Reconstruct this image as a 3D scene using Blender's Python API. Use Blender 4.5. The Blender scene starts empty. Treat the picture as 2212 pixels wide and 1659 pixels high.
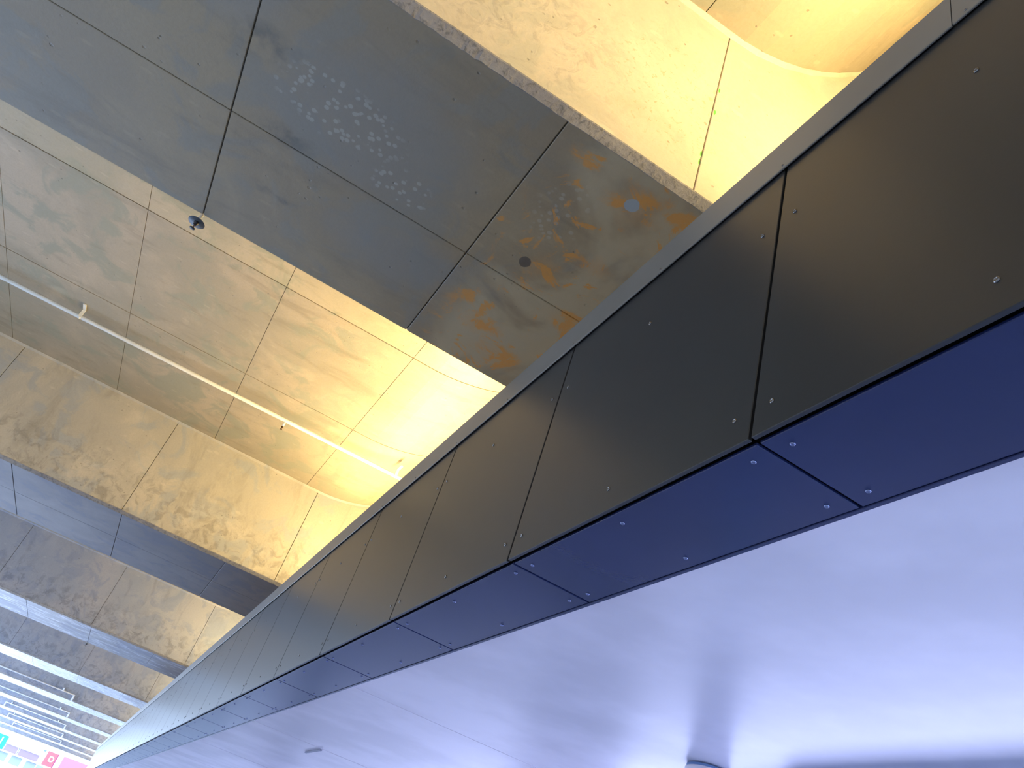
import bpy, bmesh, math, random
from mathutils import Vector, Matrix
random.seed(7)
scene = bpy.context.scene
COL = scene.collection

# ------------------------------------------------------------------ camera
cam = bpy.data.cameras.new('camera')
cam.sensor_width = 36.0
cam.lens = 36.0 * 1695.87 / 2212.0
cam.clip_end = 600
camo = bpy.data.objects.new('camera', cam)
COL.objects.link(camo)
Rw = ((-0.4652078, -0.83871597, 0.28308518),
      (0.4078932, -0.48692957, -0.77234884),
      (0.78562386, -0.24383419, 0.56862997))
camo.matrix_world = Matrix((
    (Rw[0][0], -Rw[1][0], -Rw[2][0], 0),
    (Rw[0][1], -Rw[1][1], -Rw[2][1], 0),
    (Rw[0][2], -Rw[1][2], -Rw[2][2], 0),
    (0, 0, 0, 1)))
scene.camera = camo

# ------------------------------------------------------------------ light
world = bpy.data.worlds.new('overcast_sky')
scene.world = world
world.use_nodes = True
bg = world.node_tree.nodes['Background']
bg.inputs['Color'].default_value = (0.56, 0.73, 1.0, 1)
bg.inputs['Strength'].default_value = 9.3

def lamp(name, kind, loc, target, energy, color, size=None, size_y=None, spread=None):
    l = bpy.data.lights.new(name, kind)
    l.energy = energy
    l.color = color
    if kind == 'AREA':
        l.shape = 'RECTANGLE'
        l.size = size
        l.size_y = size_y
        if spread: l.spread = math.radians(spread)
    o = bpy.data.objects.new(name, l)
    COL.objects.link(o)
    o.location = loc
    d = (Vector(target) - Vector(loc)).normalized()
    # local x along world x
    z = -d
    x = Vector((1, 0, 0)); x = (x - x.dot(z) * z).normalized()
    y = z.cross(x)
    o.matrix_world = Matrix(((x.x, y.x, z.x, loc[0]), (x.y, y.y, z.y, loc[1]), (x.z, y.z, z.z, loc[2]), (0, 0, 0, 1)))
    return o

sun = lamp('sun', 'SUN', (60, 30, 60), (60 - 0.45, 30 - 0.8, 60 - 1.0), 9.0, (1.0, 0.97, 0.95))
sun.data.angle = math.radians(3)
WARM = (1.0, 0.76, 0.36)
COOL = (0.54, 0.61, 1.0)
SK = 0.0127
A0, PER, WD, ZG, ZS = 2.7184, 10.8961, 2.548, 3.7377, 5.53
NEAR = {0: A0, 1: 13.5027, 2: 24.375, 3: 35.413}
FARW = {0: 2.548, 1: 2.881, 2: 2.772}
def gx(k): return NEAR.get(k, A0 + PER * k)
def gw(k): return FARW.get(k, 2.77)
# uplights standing on the canopy roof, one row in each bay between the girders
for k in range(-1, 9):
    x0 = gx(k) + gw(k); x1 = gx(k + 1)
    lamp('bay_uplight', 'AREA', ((x0 + x1) / 2, -2.75, 4.05), ((x0 + x1) / 2, -1.3, 5.6), 620 if k < 1 else (440 if k < 2 else 270), WARM, x1 - x0 - 1.2, 0.25)
# unseen cool fill lights added under the canopy to brighten its ceiling
lamp('canopy_fill_light', 'AREA', (3.0, -4.9, 0.25), (3.0, -4.0, 1.2), 165, COOL, 9.0, 0.3)
lamp('canopy_fill_light', 'AREA', (16.0, -4.9, 0.25), (16.0, -4.0, 1.2), 165, COOL, 12.0, 0.3)
lamp('canopy_fill_light', 'AREA', (32.0, -4.9, 0.25), (32.0, -4.0, 1.2), 165, COOL, 12.0, 0.3)

vs = scene.view_settings
vs.view_transform = 'Standard'; vs.look = 'None'; vs.gamma = 1.0; vs.use_curve_mapping = False
vs.exposure = 0.0

# ------------------------------------------------------------------ node helper
class N:
    def __init__(s, name):
        s.m = bpy.data.materials.new(name); s.m.use_nodes = True
        s.t = s.m.node_tree; s.b = s.t.nodes['Principled BSDF']
        s.p = s.t.nodes.new('ShaderNodeNewGeometry').outputs['Position']
    def link(s, a, b): s.t.links.new(a, b)
    def put(s, sock, v):
        if hasattr(v, 'is_output'): s.link(v, sock)
        elif isinstance(v, (tuple, list)) and len(v) == 3 and sock.type == 'RGBA': sock.default_value = (*v, 1)
        else: sock.default_value = v
    def math(s, op, a, b=0.0, c=0.0, clamp=False):
        n = s.t.nodes.new('ShaderNodeMath'); n.operation = op; n.use_clamp = clamp
        for i, v in enumerate((a, b, c)): s.put(n.inputs[i], v)
        return n.outputs[0]
    def sm(s, x, lo, hi):
        n = s.t.nodes.new('ShaderNodeMapRange'); n.interpolation_type = 'SMOOTHSTEP'
        s.put(n.inputs['Value'], x); n.inputs['From Min'].default_value = lo; n.inputs['From Max'].default_value = hi
        return n.outputs['Result']
    def mapv(s, v, scale=(1, 1, 1), loc=(0, 0, 0)):
        n = s.t.nodes.new('ShaderNodeMapping'); s.link(v, n.inputs['Vector'])
        n.inputs['Scale'].default_value = scale; n.inputs['Location'].default_value = loc
        return n.outputs[0]
    def noise(s, scale, detail=4, rough=0.55, dist=0.0, v=None, color=False):
        n = s.t.nodes.new('ShaderNodeTexNoise'); s.link(v or s.p, n.inputs['Vector'])
        n.inputs['Scale'].default_value = scale; n.inputs['Detail'].default_value = detail
        n.inputs['Roughness'].default_value = rough; n.inputs['Distortion'].default_value = dist
        return n.outputs['Color' if color else 'Fac']
    def vor(s, scale, v=None, out='Distance', feature='F1'):
        n = s.t.nodes.new('ShaderNodeTexVoronoi'); s.link(v or s.p, n.inputs['Vector'])
        n.feature = feature
        n.inputs['Scale'].default_value = scale
        return n.outputs[out]
    def mix(s, f, a, b):
        n = s.t.nodes.new('ShaderNodeMix'); n.data_type = 'RGBA'
        s.put(n.inputs[0], f); s.put(n.inputs[6], a); s.put(n.inputs[7], b)
        return n.outputs[2]
    def mul(s, a, b): return s.math('MULTIPLY', a, b)
    def sep(s, v):
        n = s.t.nodes.new('ShaderNodeSeparateXYZ'); s.link(v, n.inputs[0]); return n.outputs
    def spot(s, cx, cy, r, ry=None, v=None, edge=0.55):
        x, y, z = s.sep(v or s.p)
        dx = s.math('DIVIDE', s.math('SUBTRACT', x, cx), r)
        dy = s.math('DIVIDE', s.math('SUBTRACT', y, cy), ry or r)
        d = s.math('SQRT', s.math('ADD', s.mul(dx, dx), s.mul(dy, dy)))
        return s.math('SUBTRACT', 1.0, s.sm(d, edge, 1.0))
    def warp(s, scale, amt):
        c = s.noise(scale, 5, 0.6, color=True)
        n = s.t.nodes.new('ShaderNodeVectorMath'); n.operation = 'MULTIPLY_ADD'
        s.link(c, n.inputs[0]); n.inputs[1].default_value = (amt,) * 3
        s.link(s.p, n.inputs[2])
        m = s.t.nodes.new('ShaderNodeVectorMath'); m.operation = 'SUBTRACT'
        s.link(n.outputs[0], m.inputs[0]); m.inputs[1].default_value = (amt / 2,) * 3
        return m.outputs[0]
    def bump(s, h, strength=0.3, dist=0.01):
        n = s.t.nodes.new('ShaderNodeBump'); n.inputs['Strength'].default_value = strength
        n.inputs['Distance'].default_value = dist
        s.link(h, n.inputs['Height']); s.link(n.outputs[0], s.b.inputs['Normal'])
    def done(s, col, rough, metal=0.0, spec=0.5):
        s.put(s.b.inputs['Base Color'], col); s.put(s.b.inputs['Roughness'], rough)
        s.b.inputs['Metallic'].default_value = metal
        s.b.inputs['Specular IOR Level'].default_value = spec
        return s.m

def plain(name, col, rough=0.5, metal=0.0, spec=0.5, speck=0.0):
    m = N(name)
    c = col
    if speck:
        f = m.noise(6.0, 5)
        c = m.mix(m.sm(f, 0.3, 0.7), tuple(v * (1 - speck) for v in col), tuple(min(1, v * (1 + speck)) for v in col))
    return m.done(c, rough, metal, spec)

def concrete(name, base, warm, cool, stain, rough=0.55, special=None, pores=True, vertical=False, lift=1.0, spec=0.5):
    m = N(name)
    big = m.noise(0.55, 5, 0.6, 0.6)
    mid = m.noise(1.7, 6, 0.6, 0.8, m.mapv(m.p, (1.0, 1.0, 1.0), (3.1, 7.7, 1.2)))
    streak = m.noise(1.1, 6, 0.65, 0.5, m.mapv(m.p, (3.0, 0.8, 0.8) if not vertical else (3.0, 2.2, 0.7), (1, 2, 3)))
    c = m.mix(m.sm(big, 0.42, 0.60), base, warm)
    c = m.mix(m.mul(m.sm(mid, 0.50, 0.60), 0.75), c, cool)
    c = m.mix(m.mul(m.sm(streak, 0.52, 0.72), 0.45), c, stain)
    # cloudy lime bloom
    bloom = m.noise(0.9, 7, 0.62, 1.2, m.mapv(m.p, (1, 1, 1), (9, 4, 6)))
    c = m.mix(m.mul(m.sm(bloom, 0.55, 0.75), 0.35), c, tuple(min(1, v * 1.35 * lift) for v in warm))
    fine = m.noise(38, 6, 0.7)
    c = m.mix(m.mul(m.sm(fine, 0.35, 0.7), 0.16), c, stain)
    h = m.math('ADD', m.mul(fine, 0.4), m.mul(mid, 0.8))
    if pores:
        for sc, th in ((9.0, 0.055), (3.3, 0.03)):
            wv = m.warp(14, 0.03)
            d = m.vor(sc, wv)
            sel = m.sm(m.noise(1.3, 3, 0.5, 0, m.mapv(m.p, (1, 1, 1), (sc, 0, 0))), 0.45, 0.6)
            pm = m.mul(m.math('SUBTRACT', 1.0, m.sm(d, th, th * 1.9)), sel)
            c = m.mix(m.mul(pm, 0.55), c, tuple(v * 0.45 for v in stain))
            h = m.math('SUBTRACT', h, m.mul(pm, 1.5))
        # scraped light flecks running along the shuttering
        w2 = m.mapv(m.warp(5, 0.05), (7, 2.4, 5))
        f2 = m.math('SUBTRACT', 1.0, m.sm(m.vor(1.0, w2), 0.09, 0.16))
        c = m.mix(m.mul(f2, 0.12), c, tuple(min(1, v * 1.7) for v in warm))
    if vertical:
        # rough damp band low on the girder side
        x, y, z = m.sep(m.p)
        g = m.noise(5, 8, 0.72, 0.8)
        band = m.mul(m.math('SUBTRACT', 1.0, m.sm(z, ZG + 0.25, ZG + 1.25)), m.sm(g, 0.47, 0.62))
        c = m.mix(m.mul(band, 0.4), c, tuple(v * 0.55 for v in stain))
        h = m.math('ADD', h, m.mul(band, g))
    if special: c, h = special(m, c, h)
    m.bump(h, 0.35, 0.012)
    return m.done(c, m.math('ADD', rough - 0.1, m.mul(mid, 0.2)), 0.0, spec)

def rust_and_dots(m, c, h):
    x, y, z = m.sep(m.p)
    w = m.warp(3.0, 0.35)
    # grey patch down the middle of the soffit
    grey = m.math('MAXIMUM', m.spot(3.6, 0.3, 0.75, 0.95, w, 0.4), m.spot(4.5, -0.2, 0.5, 0.7, w, 0.3))
    grey = m.math('MAXIMUM', grey, m.spot(3.1, 1.3, 0.5, 0.5, w, 0.3))
    c = m.mix(m.mul(grey, 0.6), c, (0.25, 0.235, 0.20))
    # dark scuffed smudges
    w3 = m.warp(7.0, 0.25)
    sm_ = m.math('MAXIMUM', m.spot(3.45, 1.05, 0.20, 0.28, w3, 0.2), m.spot(4.62, 0.72, 0.10, 0.22, w3, 0.2))
    sm_ = m.math('MAXIMUM', sm_, m.spot(4.05, 0.78, 0.10, 0.3, w3, 0.2))
    c = m.mix(m.mul(m.mul(sm_, m.sm(m.noise(6, 6), 0.35, 0.6)), 0.6), c, (0.10, 0.10, 0.085))
    # round pale marks
    reg = m.math('MAXIMUM', m.spot(3.60, 0.52, 0.27, 0.50, m.warp(3, 0.2), 0.7), m.spot(3.88, -0.02, 0.18, 0.24, m.warp(3, 0.1), 0.7))
    reg = m.math('MAXIMUM', reg, m.mul(m.spot(3.3, -0.95, 0.35, 0.22, m.warp(3, 0.15), 0.6), 0.75))
    v2 = m.mapv(m.p, (1, 1, 0))
    d = m.vor(21, v2)
    keep = m.sm(m.sep(m.vor(21, v2, 'Color'))[0], 0.12, 0.17)
    dots = m.mul(m.mul(m.math('SUBTRACT', 1.0, m.sm(d, 0.30, 0.40)), reg), keep)
    c = m.mix(m.mul(dots, 0.45), c, (0.50, 0.46, 0.37))
    # rust blooms
    ry = m.math('SUBTRACT', 1.0, m.sm(y, -0.95, -0.62))
    n = m.noise(2.6, 7, 0.66, 1.8, m.mapv(m.p, (1, 1, 1), (5, 3, 1)))
    tone = m.mul(ry, m.sm(m.noise(1.2, 4, 0.55, 0.5), 0.36, 0.56))
    c = m.mix(m.mul(tone, 0.7), c, (0.52, 0.42, 0.25))
    wr = m.warp(6.0, 0.30)
    r = m.spot(2.95, -1.27, 0.20, 0.24, wr, 0.1)
    for a in ((3.81, -1.12, 0.16, 0.17), (4.15, -1.50, 0.15, 0.18), (3.55, -1.35, 0.12, 0.2), (4.68, -1.02, 0.17, 0.22),
              (4.93, -1.35, 0.2, 0.3), (3.6, -0.7, 0.05, 0.06), (2.85, -1.55, 0.12, 0.2), (2.85, -0.85, 0.08, 0.12), (4.45, -0.85, 0.14, 0.08)):
        r = m.math('MAXIMUM', r, m.spot(*a, wr, 0.1))
    veins = m.math('MAXIMUM', m.sm(n, 0.46, 0.60), 0.12)
    rr = m.math('MAXIMUM', m.mul(r, veins), m.mul(m.mul(ry, m.sm(n, 0.57, 0.66)), 0.8))
    c = m.mix(m.mul(m.math('MULTIPLY', rr, 2.2, clamp=True), m.math('ADD', 0.45, m.mul(m.noise(13, 6, 0.7, 1.0), 0.7), clamp=True)), c, (0.66, 0.29, 0.045))
    # two patches of repair mortar
    c = m.mix(m.spot(2.95, -1.24, 0.055, 0.05, m.warp(9, 0.03), 0.85), c, (0.36, 0.39, 0.38))
    c = m.mix(m.spot(3.85, -0.98, 0.055, 0.05, m.warp(9, 0.04), 0.85), c, (0.13, 0.10, 0.07))
    return c, h

def sheen_streaks(m, c, h):  # pale streaks: grazing sky reflections put into the colour
    n = m.noise(2.2, 6, 0.68, 0.8, m.mapv(m.p, (2.2, 0.6, 1)))
    c = m.mix(m.mul(m.sm(n, 0.50, 0.62), 0.7), c, (0.55, 0.55, 0.62))
    return c, h

M = {}
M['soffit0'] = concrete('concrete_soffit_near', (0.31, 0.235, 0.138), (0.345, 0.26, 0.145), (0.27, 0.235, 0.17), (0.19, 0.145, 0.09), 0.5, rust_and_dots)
M['soffit'] = concrete('concrete_soffit', (0.28, 0.26, 0.27), (0.32, 0.29, 0.28), (0.24, 0.245, 0.31), (0.16, 0.15, 0.17), 0.26, sheen_streaks, pores=False, spec=0.6)
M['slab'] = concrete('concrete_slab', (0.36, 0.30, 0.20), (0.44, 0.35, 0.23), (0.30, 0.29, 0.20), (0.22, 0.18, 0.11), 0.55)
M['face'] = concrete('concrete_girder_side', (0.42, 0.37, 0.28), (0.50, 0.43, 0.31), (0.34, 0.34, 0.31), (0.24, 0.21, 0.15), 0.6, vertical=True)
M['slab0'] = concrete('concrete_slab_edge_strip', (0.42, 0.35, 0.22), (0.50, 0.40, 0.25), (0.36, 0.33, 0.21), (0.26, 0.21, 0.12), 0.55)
M['facefar'] = concrete('concrete_girder_side_blue_cast', (0.28, 0.30, 0.35), (0.33, 0.33, 0.36), (0.23, 0.26, 0.34), (0.14, 0.15, 0.18), 0.6, vertical=True)  # far girder sides: bluish daylight put into the concrete colour
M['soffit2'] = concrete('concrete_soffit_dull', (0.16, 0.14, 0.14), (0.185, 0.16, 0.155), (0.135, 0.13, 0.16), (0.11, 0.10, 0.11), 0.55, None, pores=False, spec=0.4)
M['soffit3'] = concrete('concrete_soffit_satin', (0.18, 0.175, 0.20), (0.21, 0.195, 0.20), (0.16, 0.165, 0.22), (0.12, 0.115, 0.13), 0.42, sheen_streaks, pores=False, spec=0.5)
def near_side(m, c, h):
    x, y, z = m.sep(m.p)
    n = m.t.nodes.new('ShaderNodeCombineXYZ'); m.link(y, n.inputs[0]); m.link(z, n.inputs[1])
    yz = n.outputs[0]
    # rough wavy skin on the part left of the shutter joint
    g = m.noise(7.0, 8, 0.68, 1.6)
    reg = m.mul(m.spot(-0.1, 4.25, 1.1, 0.75, yz, 0.3), m.sm(g, 0.48, 0.62))
    c = m.mix(m.mul(reg, 0.5), c, (0.34, 0.29, 0.22))
    h = m.math('ADD', h, m.mul(m.mul(m.spot(-0.1, 4.25, 1.3, 0.9, yz, 0.2), g), 2.5))
    # fine rust-brown pitting near the joint
    p = m.mul(m.spot(-1.1, 4.5, 0.7, 0.9, yz, 0.2), m.sm(m.noise(24, 6, 0.7, 0.6), 0.56, 0.64))
    c = m.mix(m.mul(p, 0.55), c, (0.40, 0.26, 0.10))
    # green paint specks beside the joint
    for a in ((-1.475, 4.85, 0.008, 0.03), (-1.478, 4.60, 0.01, 0.03), (-1.452, 4.14, 0.008, 0.03), (-1.452, 4.06, 0.006, 0.03)):
        c = m.mix(m.spot(*a, yz, 0.7), c, (0.10, 0.55, 0.05))
    return c, h
M['face0'] = concrete('concrete_girder_side_near', (0.56, 0.48, 0.34), (0.62, 0.53, 0.38), (0.48, 0.44, 0.32), (0.40, 0.32, 0.19), 0.6, near_side)
def lumpy(m, c, h):
    n = m.noise(28, 6, 0.7, 0.5)
    c = m.mix(m.mul(m.sm(n, 0.48, 0.66), 0.7), c, (0.09, 0.085, 0.08))
    return c, m.math('ADD', h, m.mul(n, 2.5))
M['chamfer'] = concrete('concrete_edge', (0.27, 0.25, 0.225), (0.33, 0.30, 0.26), (0.22, 0.21, 0.21), (0.14, 0.13, 0.12), 0.7, lumpy, pores=False)
M['core'] = concrete('concrete_joint', (0.09, 0.075, 0.05), (0.11, 0.09, 0.06), (0.07, 0.065, 0.05), (0.05, 0.04, 0.03), 0.8, pores=False)
M['grout'] = plain('dark_joint_grout', (0.055, 0.05, 0.045), 0.8, speck=0.4)

def coated(name, col, rough, wave=0.0, spec=0.5):
    m = N(name)
    f = m.noise(90, 3, 0.6)
    g = m.noise(1.3, 4, 0.5)
    c = m.mix(m.sm(g, 0.35, 0.65), tuple(v * 0.92 for v in col), tuple(v * 1.08 for v in col))
    m.bump(m.math('ADD', m.mul(f, 0.02), m.mul(g, wave)), 0.25, 0.02)
    return m.done(c, rough, 0.0, spec)
M['panel'] = coated('charcoal_coated_panel', (0.028, 0.027, 0.025), 0.30, 0.10)
M['under'] = coated('navy_panel_blue_cast', (0.018, 0.027, 0.092), 0.26, 0.10)  # navy tint also holds the blue light cast from below
M['coping'] = coated('grey_coping_metal', (0.17, 0.155, 0.13), 0.36, 0.3)
M['black'] = plain('black_membrane', (0.003, 0.003, 0.004), 0.9, spec=0.1)
M['rivet'] = plain('steel_rivet', (0.20, 0.19, 0.18), 0.25, 0.9)
M['rivet_blue'] = plain('steel_rivet_under', (0.30, 0.33, 0.5), 0.2, 0.9)
M['white'] = coated('white_ceiling_panel', (0.82, 0.76, 0.82), 0.38, 0.02, 0.5)
M['pipe'] = plain('cream_painted_pipe', (0.78, 0.74, 0.62), 0.45, speck=0.04)
M['brass'] = plain('dark_bronze', (0.10, 0.06, 0.03), 0.4, 0.7)
M['plate'] = plain('grey_steel_plate', (0.06, 0.065, 0.07), 0.45, 0.2, speck=0.1)
M['blackm'] = plain('black_metal', (0.02, 0.014, 0.012), 0.4, 0.3)
M['glass'] = plain('red_glass_bulb', (0.15, 0.03, 0.03), 0.1)

# ------------------------------------------------------------------ object helpers
def mesh_obj(name, verts, faces, mat, parent=None, smooth=False):
    me = bpy.data.meshes.new(name)
    me.from_pydata(verts, [], faces)
    me.update()
    if mat: me.materials.append(mat)
    if smooth:
        for p in me.polygons: p.use_smooth = True
    o = bpy.data.objects.new(name, me)
    COL.objects.link(o)
    if parent:
        o.parent = parent
        o.matrix_parent_inverse = parent.matrix_basis.inverted()
    return o
def thing(name, label, cat, loc=(0, 0, 0), group=None):
    o = bpy.data.objects.new(name, None); COL.objects.link(o)
    o.location = loc; o.empty_display_size = 0.2
    o['label'] = label; o['category'] = cat
    if group: o['group'] = group
    bpy.context.view_layer.update()
    return o
def tag(o, **k):
    for a, b in k.items(): o[a] = b
    return o
class B:
    """collects vertices and faces for ONE mesh"""
    def __init__(s): s.v = []; s.f = []
    def box(s, x0, x1, y0, y1, z0, z1, bev=0.0, sk=0.0):
        """box whose edges are chamfered by bev"""
        i = len(s.v)
        if bev <= 0:
            P = [(x, y, z) for z in (z0, z1) for y in (y0, y1) for x in (x0, x1)]
            s.v += [(x + sk * y, y, z) for x, y, z in P]
            s.f += [tuple(i + j for j in q) for q in ((0, 2, 3, 1), (4, 5, 7, 6), (0, 1, 5, 4), (2, 6, 7, 3), (0, 4, 6, 2), (1, 3, 7, 5))]
            return s
        b = bev
        bm = bmesh.new()
        P = [bm.verts.new((x, y, z)) for z in (z0, z1) for y in (y0, y1) for x in (x0, x1)]
        for q in ((0, 2, 3, 1), (4, 5, 7, 6), (0, 1, 5, 4), (2, 6, 7, 3), (0, 4, 6, 2), (1, 3, 7, 5)): bm.faces.new([P[j] for j in q])
        bmesh.ops.bevel(bm, geom=list(bm.edges), offset=b, segments=1, affect='EDGES', profile=0.5)
        bm.verts.index_update()
        for v in bm.verts: s.v.append((v.co.x + sk * v.co.y, v.co.y, v.co.z))
        for f in bm.faces: s.f.append(tuple(i + v.index for v in f.verts))
        bm.free()
        return s
    def tube(s, a, b, r, n=12, cap=True, r2=None):
        a = Vector(a); b = Vector(b); d = (b - a).normalized()
        u = d.orthogonal().normalized(); w = d.cross(u)
        i = len(s.v); r2 = r if r2 is None else r2
        for c, rr in ((a, r), (b, r2)):
            for k in range(n):
                t = 2 * math.pi * k / n
                s.v.append(tuple(c + rr * (math.cos(t) * u + math.sin(t) * w)))
        for k in range(n):
            j = (k + 1) % n
            s.f.append((i + k, i + j, i + n + j, i + n + k))
        if cap:
            s.f.append(tuple(i + k for k in range(n))[::-1]); s.f.append(tuple(i + n + k for k in range(n)))
        return s
    def lathe(s, c, prof, n=20, axis='z'):
        i = len(s.v)
        for r, h in prof:
            for k in range(n):
                t = 2 * math.pi * k / n
                s.v.append((c[0] + r * math.cos(t), c[1] + r * math.sin(t), c[2] + h))
        m = len(prof)
        for q in range(m - 1):
            for k in range(n):
                j = (k + 1) % n
                s.f.append((i + q * n + k, i + q * n + j, i + (q + 1) * n + j, i + (q + 1) * n + k))
        s.f.append(tuple(i + k for k in range(n))[::-1]); s.f.append(tuple(i + (m - 1) * n + k for k in range(n)))
        return s
    def quad(s, *p):
        i = len(s.v); s.v += list(p); s.f.append(tuple(range(i, i + len(p)))); return s
    def poly_extrude(s, prof, x0, x1, sk=0.0):
        """closed (y,z) profile extruded along x"""
        i = len(s.v); n = len(prof)
        for x in (x0, x1):
            for y, z in prof: s.v.append((x + sk * y, y, z))
        for k in range(n):
            j = (k + 1) % n
            s.f.append((i + k, i + j, i + n + j, i + n + k))
        s.f.append(tuple(i + k for k in range(n))[::-1]); s.f.append(tuple(i + n + k for k in range(n)))
        return s
    def build(s, name, mat, parent=None, smooth=False): return mesh_obj(name, s.v, s.f, mat, parent, smooth)

# ------------------------------------------------------------------ ground and street
b = B()
n = N('pale_paving')
f = n.noise(0.4, 6, 0.6)
pav = n.mix(n.sm(f, 0.35, 0.65), (0.32, 0.38, 0.48), (0.38, 0.44, 0.54))
n.bump(n.noise(20, 5), 0.2, 0.01)
M['ground'] = n.done(pav, 0.6)
b.box(-60, 260, -90, 120, -1.9, -1.6)
fl = b.build('floor', M['ground']); fl['kind'] = 'structure'

# ------------------------------------------------------------------ bridge deck
YL, YR = 7.6, -3.6
deck = thing('ceiling', '', '')
del deck['label']; del deck['category']
deck['kind'] = 'structure'
B().box(-14, 106, YR - 4, YL, ZS + 1.35, ZS + 1.7, sk=SK).build('deck_plate', M['core'], deck)

wl = B().box(-14.3, -14, YR - 0.3, YL, -1.6, ZS + 1.7).build('rear_light_block', M['face']); wl['kind'] = 'structure'  # added unseen wall, keeps sky light from entering behind the camera
VC = 0.53
def vault(y):
    """underside height: flat, then sweeping up beside the canopy"""
    return ZS if y > -1.46 else ZS + min(1.2, VC * (y + 1.46) ** 2)
G = 0.010
def slab_piece(x0, x1, y0, y1, zoff=0.0, name='slab_panel', mat=None):
    ys = [y0]
    if y0 < -1.46:
        k = max(1, int((y1 - y0) / 0.16)); ys = [y0 + (y1 - y0) * q / k for q in range(k)]
    ys.append(y1)
    prof = [(y, vault(y) + zoff) for y in ys] + [(y, vault(y) + 0.10) for y in reversed(ys)]
    bb = B().poly_extrude(prof, x0, x1, SK)
    return bb.build(name, mat or M['slab'], deck)
yj = [2.297 + 1.755 * q for q in range(6, -4, -1)]       # cross joints of the slab shuttering
yj = [y for y in yj if y < YL] 
ylist = [YL] + yj + [YR]
ylist = sorted(set(round(y, 3) for y in ylist if YR <= y <= YL), reverse=True)
for k in range(-1, 3):
    VC = 0.53 if k < 0 else 0.2
    xa = gx(k) + gw(k); xb = gx(k + 1)
    if k < 0: rows = [xa, xa + 2.9, xa + 5.4, xb]
    elif k == 0: rows = [xa - 0.05, 8.24, 10.74, xb + 0.05]
    else: rows = [xa - 0.05, xa + 2.95, xa + 5.45, xb + 0.05]
    for i in range(3):
        for j in range(len(ylist) - 1):
            g = 0.018
            slab_piece(rows[i] + g / 2, rows[i + 1] - g / 2, ylist[j + 1] + G / 3, ylist[j] - G / 3, 0.0, mat=M['slab0'] if i == 0 and k >= 0 else None)
    B().poly_extrude([(y, vault(y) + 0.012) for y in (YL, 5, 0, -1.46)] + [(y, vault(y) + 0.012) for y in (-1.7, -1.9, -2.1, -2.4, -2.7, -3.0, -3.3, YR)]
                     + [(YR, vault(YR) + 0.3), (YL, ZS + 0.3)], xa, xb, SK).build('joint_backing', M['core'], deck)
for k in range(3, 9):
    xa = gx(k) + gw(k); xb = gx(k + 1)
    slab_piece(xa, xb, YR, -1.46); slab_piece(xa, xb, -1.46, YL)
slab_piece(gx(9) + 2.77, 106, YR, -1.46); slab_piece(gx(9) + 2.77, 106, -1.46, YL)
slab_piece(-14, gx(-1), YR, YL)
# wall closing the bays beyond the canopy
w = B().box(-14, 106, YR - 0.3, YR, 2.45, ZS + 1.6, sk=SK).build('wall_right', M['face']); w['kind'] = 'structure'

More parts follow.
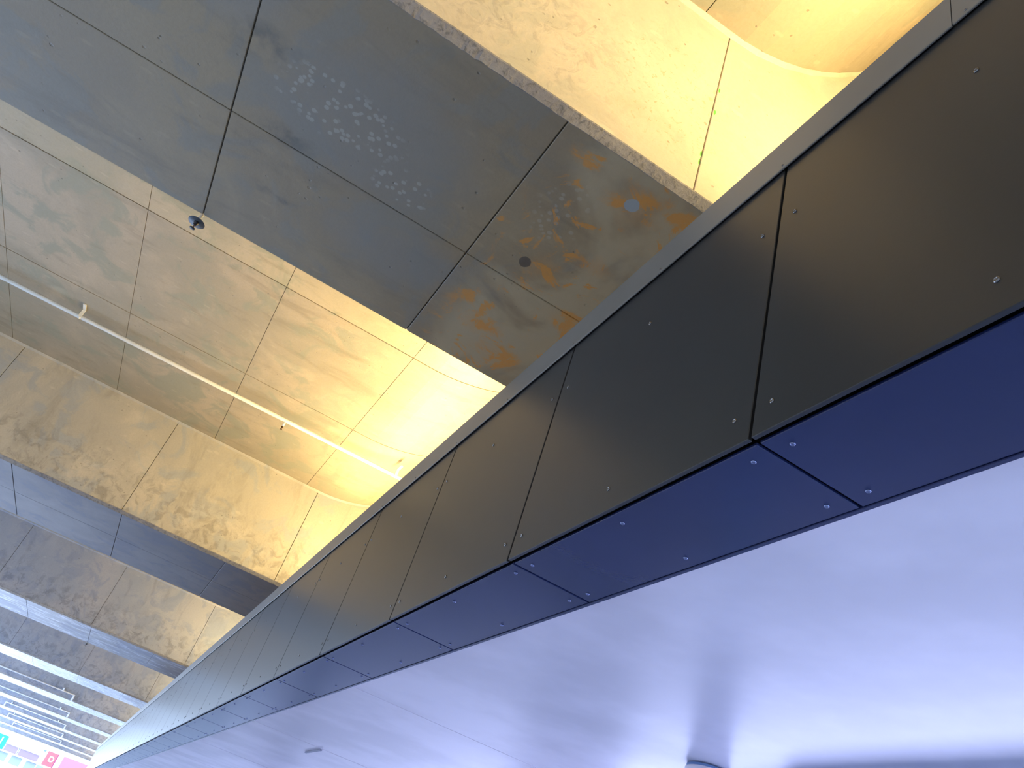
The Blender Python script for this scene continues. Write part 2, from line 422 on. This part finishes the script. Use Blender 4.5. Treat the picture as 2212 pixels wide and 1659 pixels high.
ORD = ['nearest concrete girder, with rust stains and pale dots on its broad underside',
       'second concrete girder from the camera, its side stained and rough with a thin purple-grey underside',
       'third concrete girder from the camera, a bluish-grey underside strip meeting the canopy',
       'fourth concrete girder from the camera, its underside streaked white',
       'fifth concrete girder from the camera, a pale strip behind the fourth',
       'sixth concrete girder from the camera, with a thin white pipe on the side before it',
       'seventh concrete girder from the camera, a narrow white strip far down the deck',
       'eighth concrete girder from the camera, third from the bright far end',
       'ninth concrete girder from the camera, second from the bright far end',
       'farthest concrete girder, last one before the white sky']
FY = [-1.46 + 2.645 * q for q in range(-1, 6)]
SY = [1.146 + 1.769 * q for q in range(-3, 7)]
for k in range(-1, 10):
    x0 = gx(k); w_ = gw(k); x1 = x0 + w_
    lab = ORD[k] if k >= 0 else 'concrete girder behind the camera'
    t = thing('concrete_girder', lab, 'girder', (x0 + w_ / 2, 0, ZG), 'concrete girders carrying the deck')
    c_ = 0.045
    B().box(x0 + 0.012, x1 - 0.012, YR, YL, ZG + 0.012, ZS + 1.36, sk=SK).build('core', M['core'], t)
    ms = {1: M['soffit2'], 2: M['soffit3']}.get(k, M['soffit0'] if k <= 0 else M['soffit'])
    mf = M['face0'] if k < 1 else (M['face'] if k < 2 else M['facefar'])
    if k <= 3:
        xm = x0 + (1.3806 if k == 0 else w_ / 2)
        ys = sorted([YR] + [y for y in SY if YR < y < YL] + [YL])
        for xa, xb in ((x0, xm), (xm, x1)):
            for i in range(len(ys) - 1):
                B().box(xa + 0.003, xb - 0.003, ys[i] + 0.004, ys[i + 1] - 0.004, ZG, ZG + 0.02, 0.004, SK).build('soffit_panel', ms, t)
        ys = sorted([YR] + [y for y in FY if YR < y < YL] + [YL])
        for i in range(len(ys) - 1):
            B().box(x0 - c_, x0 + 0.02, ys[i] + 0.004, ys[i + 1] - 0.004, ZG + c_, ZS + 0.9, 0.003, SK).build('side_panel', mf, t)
    else:
        B().box(x0, x1, YR, YL, ZG, ZG + 0.02, 0, SK).build('soffit_panel', ms, t)
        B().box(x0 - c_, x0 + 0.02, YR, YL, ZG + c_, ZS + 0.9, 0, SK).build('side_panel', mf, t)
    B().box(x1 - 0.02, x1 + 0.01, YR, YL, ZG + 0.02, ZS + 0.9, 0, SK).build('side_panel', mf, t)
    # chamfered lower edge, a little ragged
    bb = B(); r2 = random.Random(k + 5)
    seg = 0.022 if k == 0 else (0.12 if k < 3 else 4.0)
    ylo, yhi = (-3.0, 4.0) if k < 3 else (YR, YL)
    def chs(y0_, y1_, n_, jit):
        i0 = len(bb.v)
        for q in range(n_ + 1):
            y = y0_ + (y1_ - y0_) * q / n_
            wob = 0.6 * math.sin(y * 7.3 + k) + 0.4 * math.sin(y * 19.1) + 0.35 * math.sin(y * 43.7)
            chip = max(0.0, math.sin(y * 2.1 + 1.0)) * (r2.random() ** 5)
            j1 = jit * (0.5 * wob + 0.35 * r2.uniform(-1, 1) + 2.0 * chip)
            j2 = jit * (0.3 * math.sin(y * 11.3) + 0.3 * r2.uniform(-1, 1))
            for (xx, zz) in ((x0 - c_ - 0.004 + j2 * 0.3, ZG + c_ + 0.006 + j2), (x0 - c_ - 0.002, ZG + c_ - 0.004 + j2), (x0 + 0.002 + j1, ZG - 0.003 + abs(j1) * 0.1), (x0 + 0.012 + j1, ZG + 0.004), (x0 + 0.03, ZG + 0.05)):
                bb.v.append((xx + SK * y, y, zz))
        for q in range(n_):
            for e in range(4):
                a = i0 + q * 5 + e
                bb.f.append((a, a + 1, a + 6, a + 5))
    if k < 3:
        chs(YR, ylo, 1, 0.0); chs(ylo, yhi, int((yhi - ylo) / seg), 0.0055); chs(yhi, YL, 3, 0.001)
    else: chs(YR, YL, 4, 0.0)
    o = bb.build('edge_chamfer', M['chamfer'], t)
    # fillet strip where side meets slab
    VC = 0.53 if k < 1 else 0.2
    if k <= 3:
        pf = []
        ysf = [YL, 4, 0, -1.44, -1.7, -1.95, -2.2, -2.5, -2.8, -3.2, YR]
        bb = B()
        for y in ysf:
            for dx, dz in ((-c_ - 0.03, 0.004), (-c_ - 0.028, -0.006), (-c_ - 0.006, -0.030), (-c_, -0.034), (-c_ + 0.01, 0.01)):
                bb.v.append((x0 + dx + SK * y, y, vault(y) + dz))
        for q in range(len(ysf) - 1):
            for e in range(4):
                a = q * 5 + e; bb.f.append((a, a + 5, a + 6, a + 1))
        bb.build('haunch_strip', mf, t)

# unseen block added to shade the near half of the open left side
nb = B().box(-40, 26, 20, 32, -1.6, 20, 0.05).build('shade_block_left', plain('brown_shade_block', (0.22, 0.17, 0.13), 0.8, speck=0.1)); nb['kind'] = 'structure'
# ------------------------------------------------------------------ canopy
X0J, PD = 1.2678, 1.2613
ZB, ZC, ZT = 1.1298, 2.178, 2.336
CS, CE = -3, 35         # panel range
can = thing('canopy', 'long charcoal canopy with riveted panels and blue-cast navy underside under the concrete deck', 'canopy', (0, -1.2, ZB))
xs = X0J + PD * CS; xe = X0J + PD * CE
B().box(xs, xe, -1.06, -1.03, ZB + 0.02, ZT - 0.02).build('backing', M['black'], can)
B().box(xs, xe, -1.40, -1.03, ZB + 0.018, ZB + 0.05).build('backing', M['black'], can)
B().box(xs, xe, -8.0, -1.03, ZT - 0.12, ZT - 0.05).build('roof_sheet', M['coping'], can)
def rivet_mesh(name, mat, axis):
    bb = B(); r = 0.0065; prof = [(r * 1.12, 0.0), (r * 1.12, 0.001), (r, 0.0022), (r * 0.72, 0.0042), (r * 0.62, 0.0036), (r * 0.35, 0.0025)]
    bb.lathe((0, 0, 0), prof, 14)
    # axis: 'y' head toward +y, 'z' head toward -z
    vv = []
    for x, y, z in bb.v: vv.append((x, z, -y) if axis == 'y' else (x, -y, -z))
    me = bpy.data.meshes.new(name); me.from_pydata(vv, [], bb.f); me.materials.append(mat)
    for p in me.polygons: p.use_smooth = True
    return me
RF = rivet_mesh('rivet', M['rivet'], 'y'); RU = rivet_mesh('rivet', M['rivet_blue'], 'z')
def add_rivet(me, loc, parent):
    o = bpy.data.objects.new('rivet', me); COL.objects.link(o); o.parent = parent
    o.matrix_parent_inverse = parent.matrix_basis.inverted()
    o.location = loc
for k in range(CS, CE):
    xa = X0J + PD * k + 0.0055; xb = X0J + PD * (k + 1) - 0.0055
    p = B().box(xa, xb, -1.0145, -1.0, ZB + 0.001, ZC + 0.05, 0.0018).build('fascia_panel', M['panel'], can)
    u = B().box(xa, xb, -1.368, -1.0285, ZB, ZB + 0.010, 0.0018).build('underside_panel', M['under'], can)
    rx = [X0J + PD * k + 0.065, X0J + PD * (k + 0.5), X0J + PD * (k + 1) - 0.065]
    if -1 <= k < 12:
        for x in rx:
            for z in (1.213, 1.915): add_rivet(RF, (x, -1.0, z), p)
            for y in (-1.074, -1.319): add_rivet(RU, (x, y, ZB), u)
    else:
        bb = B()
        for x in rx:
            for z in (1.213, 1.915): bb.tube((x, -1.0, z), (x, -0.9965, z), 0.007, 6)
        bb.build('rivets', M['rivet'], p)['kind'] = 'stuff'
        bb = B()
        for x in rx:
            for y in (-1.074, -1.319): bb.tube((x, y, ZB), (x, y, ZB - 0.0035), 0.007, 6)
        bb.build('rivets', M['rivet_blue'], u)['kind'] = 'stuff'
# edge trim between blue-cast navy underside and white ceiling
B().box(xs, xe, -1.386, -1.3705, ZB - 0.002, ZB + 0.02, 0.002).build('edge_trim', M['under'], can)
B().box(xs, xe, -1.391, -1.3865, ZB + 0.001, ZB + 0.02).build('white_bead', M['white'], can)
# coping flashing in lengths with lapped seams
seams = [xs - 0.0] + [0.681 + 6.64 * q for q in range(0, 7) if 0.681 + 6.64 * q < xe] + [xe]
for i in range(len(seams) - 1):
    a, c = seams[i], seams[i + 1]
    a += 0.0015; c -= 0.0015
    lap = 0.0
    pf = [(-0.990, ZC - 0.004), (-0.9885, ZC), (-0.9885, ZT - 0.003), (-0.992, ZT), (-1.20, ZT - 0.02), (-1.20, ZT - 0.024), (-0.9935, ZT - 0.005), (-0.9935, ZC - 0.004)]
    cp = B().poly_extrude(pf, a, c).build('coping_flashing', M['coping'], can)
    for q in range(-8, 24):
        x = X0J + 0.005 + PD / 2 * q
        if a < x - 0.02 and x < c - 0.005 or a - 0.02 < x < a + 0.02:
            if x < 16: 
                o = bpy.data.objects.new('screw', RF); COL.objects.link(o); o.parent = cp
                o.matrix_parent_inverse = cp.matrix_basis.inverted(); o.location = (x + (0.012 if abs(x - a) < 0.02 else 0), -0.9885, ZC + 0.014); o.scale = (0.6, 0.6, 0.6)

# white ceiling of the canopy
CZ = ZB + 0.006
cj = [xs, 5.55, 8.80, 12.5, 15.8, 19.3, 22.8, 26.3, 29.8, 33.3, 36.8, 40.3, xe]
for i in range(len(cj) - 1):
    dz = max(0.0, 0.008 - 0.002 * i)
    B().box(cj[i] + 0.002, cj[i + 1] - 0.002, -7.6, -1.392, CZ + dz, CZ + dz + 0.026, 0.0012).build('ceiling_panel', M['white'], can)
B().box(xs, xe, -7.6, -1.40, CZ + 0.025, CZ + 0.045).build('panel_backing', M['white'], can)
sl = B()
sl.box(8.82, 9.44, -2.172, -2.152, CZ - 0.012, CZ + 0.0035, 0.002)
tag(sl.build('slot_light', plain('grey_slot_metal', (0.25, 0.25, 0.33), 0.4, 0.5)), label='small dark linear slot fitting on the white canopy ceiling', category='ceiling fitting')

# column with collar under the canopy, only its head in view
colm = thing('canopy_column', 'pale blue round column head with a collar under the white ceiling', 'column', (3.80, -3.02, -1.6))
pb = plain('pale_blue_paint', (0.26, 0.42, 0.72), 0.35)
B().lathe((3.80, -3.02, -1.6), [(0.115, 0.0), (0.115, 1.6 + CZ)], 40).build('shaft', pb, colm, True)
B().lathe((3.80, -3.02, CZ - 0.035), [(0.117, 0.0), (0.121, 0.004), (0.121, 0.018), (0.117, 0.022)], 40).build('collar', M['white'], colm, True)
bh = B().box(xs, 3.72, -3.95, -3.5, CZ - 0.25, CZ + 0.0055, 0.004)
tag(bh.build('bulkhead', plain('blue_bulkhead_paint', (0.16, 0.24, 0.55), 0.4)), label='blue bulkhead box under the white canopy ceiling', category='bulkhead')
w = B().box(xs, xe, -7.9, -7.6, -1.6, CZ + 0.2).build('wall_back', plain('white_wall_paint', (0.7, 0.72, 0.78), 0.5)); w['kind'] = 'structure'

# ------------------------------------------------------------------ pipes and sprinklers
def clip(parent, x, y, z, s=1):
    bb = B()
    bb.box(x - 0.14, x + 0.026, y - 0.014, y + 0.014, z + 0.026, z + 0.034)
    return bb
pp = thing('sprinkler_pipe', 'cream pipe running across the slab between the first two girders', 'pipe', (11.28, 0, ZS - 0.1))
zp = ZS - 0.12
def px(y): return 11.27 + 0.034 * y
B().tube((px(6.5), 6.5, zp), (px(-3.4), -3.4, zp), 0.030, 16, smooth if False else True).build('pipe', M['pipe'], pp, True)
for y in (6.05, 2.93, -0.0, -2.18):
    if y == -0.0: continue
    x = px(y)
    bb = B()
    bb.box(x - 0.21, x - 0.02, y - 0.022, y + 0.022, ZS - 0.022, ZS - 0.004, 0.002)
    bb.box(x - 0.045, x - 0.028, y - 0.022, y + 0.022, zp - 0.02, ZS - 0.01)
    o = bb.build('bracket', M['pipe'], pp)
    c = B().lathe((0, 0, 0), [(0.0335, -0.022), (0.0335, 0.022)], 16)
    c.v = [(x + a, y + h, zp + b_) for a, b_, h in c.v]
    c.build('clamp', M['pipe'], pp, True)
# nozzle on a tee
y = -0.30; x = px(y)
B().tube((x, y, zp - 0.01), (x + 0.02, y, zp - 0.10), 0.016, 12).build('tee', M['pipe'], pp, True)
nz = B().tube((x + 0.02, y, zp - 0.10), (x + 0.022, y, zp - 0.125), 0.017, 10)
nz.tube((x + 0.022, y, zp - 0.125), (x + 0.024, y, zp - 0.15), 0.007, 8)
nz.tube((x + 0.024, y, zp - 0.15), (x + 0.025, y, zp - 0.156), 0.021, 10)
nz.build('nozzle', M['brass'], pp)

def sprinkler(x, y, z, label):
    t = thing('ceiling_sprinkler', label, 'sprinkler', (x, y, z), 'plated sprinkler heads at the girder edges')
    B().tube((x, y, z + 0.006), (x, y, ZS), 0.013, 10).build('drop_pipe', M['pipe'], t, True)
    B().lathe((x, y, z), [(0.066, 0.0), (0.067, 0.0015), (0.066, 0.003), (0.02, 0.008)], 32).build('plate', M['plate'], t, True)
    B().lathe((x, y, z - 0.03), [(0.011, 0.0), (0.016, 0.006), (0.016, 0.020), (0.020, 0.022), (0.020, 0.030)], 14).build('body', M['blackm'], t, True)
    B().tube((x + 0.012, y, z - 0.03), (x + 0.004, y, z - 0.062), 0.003, 8).tube((x - 0.012, y, z - 0.03), (x - 0.004, y, z - 0.062), 0.003, 8).build('yoke', M['blackm'], t)
    B().tube((x, y, z - 0.055), (x, y, z - 0.03), 0.003, 8).build('bulb', M['glass'], t)
    B().lathe((x, y, z - 0.066), [(0.021, 0.0), (0.022, 0.002), (0.008, 0.005)], 16).build('deflector', M['blackm'], t, True)
    return t
sprinkler(5.375, 1.17, 3.712, 'grey sprinkler plate with black head at the edge of the nearest girder')
sprinkler(27.2, 1.155, 3.70, 'tiny sprinkler head far off at the edge of the third girder')

pwh = plain('white_painted_pipe', (0.72, 0.78, 0.9), 0.45)
# thin white pipes on the girder sides further along
for i, k in enumerate(range(4, 9)):
    X = gx(k) - 0.14
    t = thing('branch_pipe', ['thin white pipe with a bent end on the fifth girder', 'thin white pipe with a bent end on the sixth girder',
              'thin white pipe with a bent end on the seventh girder', 'thin white pipe with a bent end on the eighth girder', 'faint white pipe on the ninth girder'][i], 'pipe', (X, 1.2, 4.0), 'thin white pipes with bent ends')
    yl = 12.5 if k in (4, 5) else (5.4 if k == 6 else 5.6)
    zz = 4.0; r = 0.03
    bb = B().tube((X + SK * yl, yl, zz), (X, 1.17, zz), r, 8)
    bb.tube((X, 1.17, zz + 0.02), (X, 1.17, 3.74), r * 1.4, 8)
    if yl < 8: bb.tube((X + SK * yl, yl, zz + 0.02), (X + SK * yl, yl, 3.74), r * 1.3, 8)
    bb.build('pipe', pwh, t, True)
    for yb in (1.75, yl - 0.35):
        B().box(X - 0.02, X + 0.12, yb - 0.03, yb + 0.03, zz - 0.01, zz + 0.13).build('bracket', pwh, t)

# ------------------------------------------------------------------ things outside, beyond the end of the deck
XD = 130.0
wh = plain('white_render', (0.8, 0.8, 0.82), 0.8, speck=0.03)
bl = thing('low_building', 'pale low building with tinted window bands beyond the deck', 'building', (XD, 5, -1.6))
B().box(XD, XD + 9, -12, 18, -1.6, 2.62, 0.02).build('wall', wh, bl)
B().box(XD - 0.25, XD + 9, 2.85, 18, 3.42, 3.62).build('roof_edge', wh, bl)
B().box(XD - 0.35, XD + 9, 2.9, 18, 2.40, 2.56).build('ledge', wh, bl)
B().box(XD + 0.4, XD + 8, 3.0, 18, 2.55, 3.45).build('upper_wall', wh, bl)
pk = plain('lilac_glass', (0.20, 0.14, 0.18), 0.3); bw = plain('pale_blue_glass', (0.20, 0.23, 0.25), 0.3)
for y0, y1 in ((5.86, 7.45), (3.1, 5.62), (7.7, 10.2), (10.4, 12.9)):
    f_ = B().box(XD - 0.05, XD + 0.4, y0 - 0.06, y1 + 0.06, 2.54, 3.42).build('window', wh, bl)
    B().box(XD - 0.08, XD + 0.1, y0, y1, 2.58, 3.36).build('pane', pk, f_)
for y0, y1 in ((4.75, 6.1), (1.9, 4.2), (6.6, 8.6)):
    f_ = B().box(XD - 0.03, XD + 0.2, y0 - 0.08, y1 + 0.08, 1.3, 2.44).build('window', wh, bl)
    B().box(XD - 0.06, XD + 0.1, y0, y1, 1.4, 2.38).build('pane', bw, f_)
gs = thing('green_sign', 'bright green box sign on a post at the far left edge', 'sign', (XD - 6, 8.0, -1.6))
q = (XD - 6) / XD
B().box(XD - 6, XD - 5.7, 7.6 * q, 10.2 * q, 2.55 * q, 4.18 * q, 0.02).build('sign_box', plain('green_sign_face', (0.003, 0.30, 0.20), 0.5), gs)
B().box(XD - 6.04, XD - 5.99, 8.15 * q, 8.3 * q, 2.9 * q, 3.9 * q).build('white_stripe', wh, gs)
B().box(XD - 5.95, XD - 5.75, 8.8, 8.95, -1.6, 2.6).build('post', wh, gs)
XR = XD - 5; q = XR / XD
rs = thing('red_sign', 'salmon red sign board with a white letter D beyond the deck', 'sign', (XR, 1.7, -1.6))
B().box(XR, XR + 0.4, 1.08 * q, 2.44 * q, 2.55 * q, 4.25 * q, 0.02).build('sign_box', plain('salmon_sign_face', (0.28, 0.06, 0.065), 0.5), rs)
B().box(XR + 0.1, XR + 0.3, 1.6, 1.85, -1.6, 2.6).build('post', wh, rs)
B().box(XR - 0.02, XR + 0.4, 0.98 * q, 1.08 * q, 2.5 * q, 4.27 * q).build('side_trim', plain('magenta_trim', (0.2, 0.01, 0.08), 0.5), rs)
cu = bpy.data.curves.new('letter', 'FONT'); cu.body = 'D'; cu.size = 0.9; cu.extrude = 0.02; cu.offset = 0.02; cu.align_x = 'CENTER'; cu.align_y = 'CENTER'
tmp = bpy.data.objects.new('tmp', cu); COL.objects.link(tmp)
lme = bpy.data.meshes.new_from_object(tmp.evaluated_get(bpy.context.evaluated_depsgraph_get()))
bpy.data.objects.remove(tmp); lme.materials.clear(); lme.materials.append(wh)
lo = bpy.data.objects.new('letter', lme); COL.objects.link(lo); lo.parent = rs
lo.matrix_parent_inverse = rs.matrix_basis.inverted()
lo.matrix_world = Matrix(((0, 0, -1, XR - 0.05), (-1, 0, 0, 1.62 * q), (0, 1, 0, 3.4 * q), (0, 0, 0, 1)))
pb_ = thing('pink_sign', 'plain pink board next to the canopy end beyond the deck', 'sign', (XR, -0.8, -1.6))
B().box(XR, XR + 0.4, -3.4 * q, 0.36 * q, 1.2 * q, 4.28 * q, 0.02).build('sign_box', plain('pink_sign_face', (0.28, 0.10, 0.17), 0.5), pb_)
B().box(XR + 0.1, XR + 0.3, -1.8, -1.5, -1.6, 1.3).build('post', wh, pb_)
rk = thing('slatted_screen', 'narrow grey slatted screen between the red and pink boards', 'screen', (XR, 0.65, -1.6))
B().box(XR + 0.05, XR + 0.3, 0.40 * q, 0.96 * q, -1.6, 4.27 * q).build('board', wh, rk)
gm = plain('grey_slat', (0.25, 0.27, 0.35), 0.5)
for j in range(4): B().box(XR - 0.02, XR + 0.06, (0.46 + 0.13 * j) * q, (0.50 + 0.13 * j) * q, -1.6, 4.25 * q).build('slat', gm, rk)
B().box(XR - 0.05, XR + 0.1, 2.66 * q, 3.0 * q, 3.98 * q, 4.22 * q).build('lamp_head', plain('slate_metal', (0.10, 0.14, 0.25), 0.5), thing('street_lamp', 'small dark lamp head on a post beside the red board', 'street lamp', (XR, 2.8, -1.6)))
B().tube((XR + 0.05, 2.75, -1.6), (XR + 0.05, 2.75, 4.0 * q), 0.04, 8).build('post', wh, bpy.data.objects['street_lamp'])
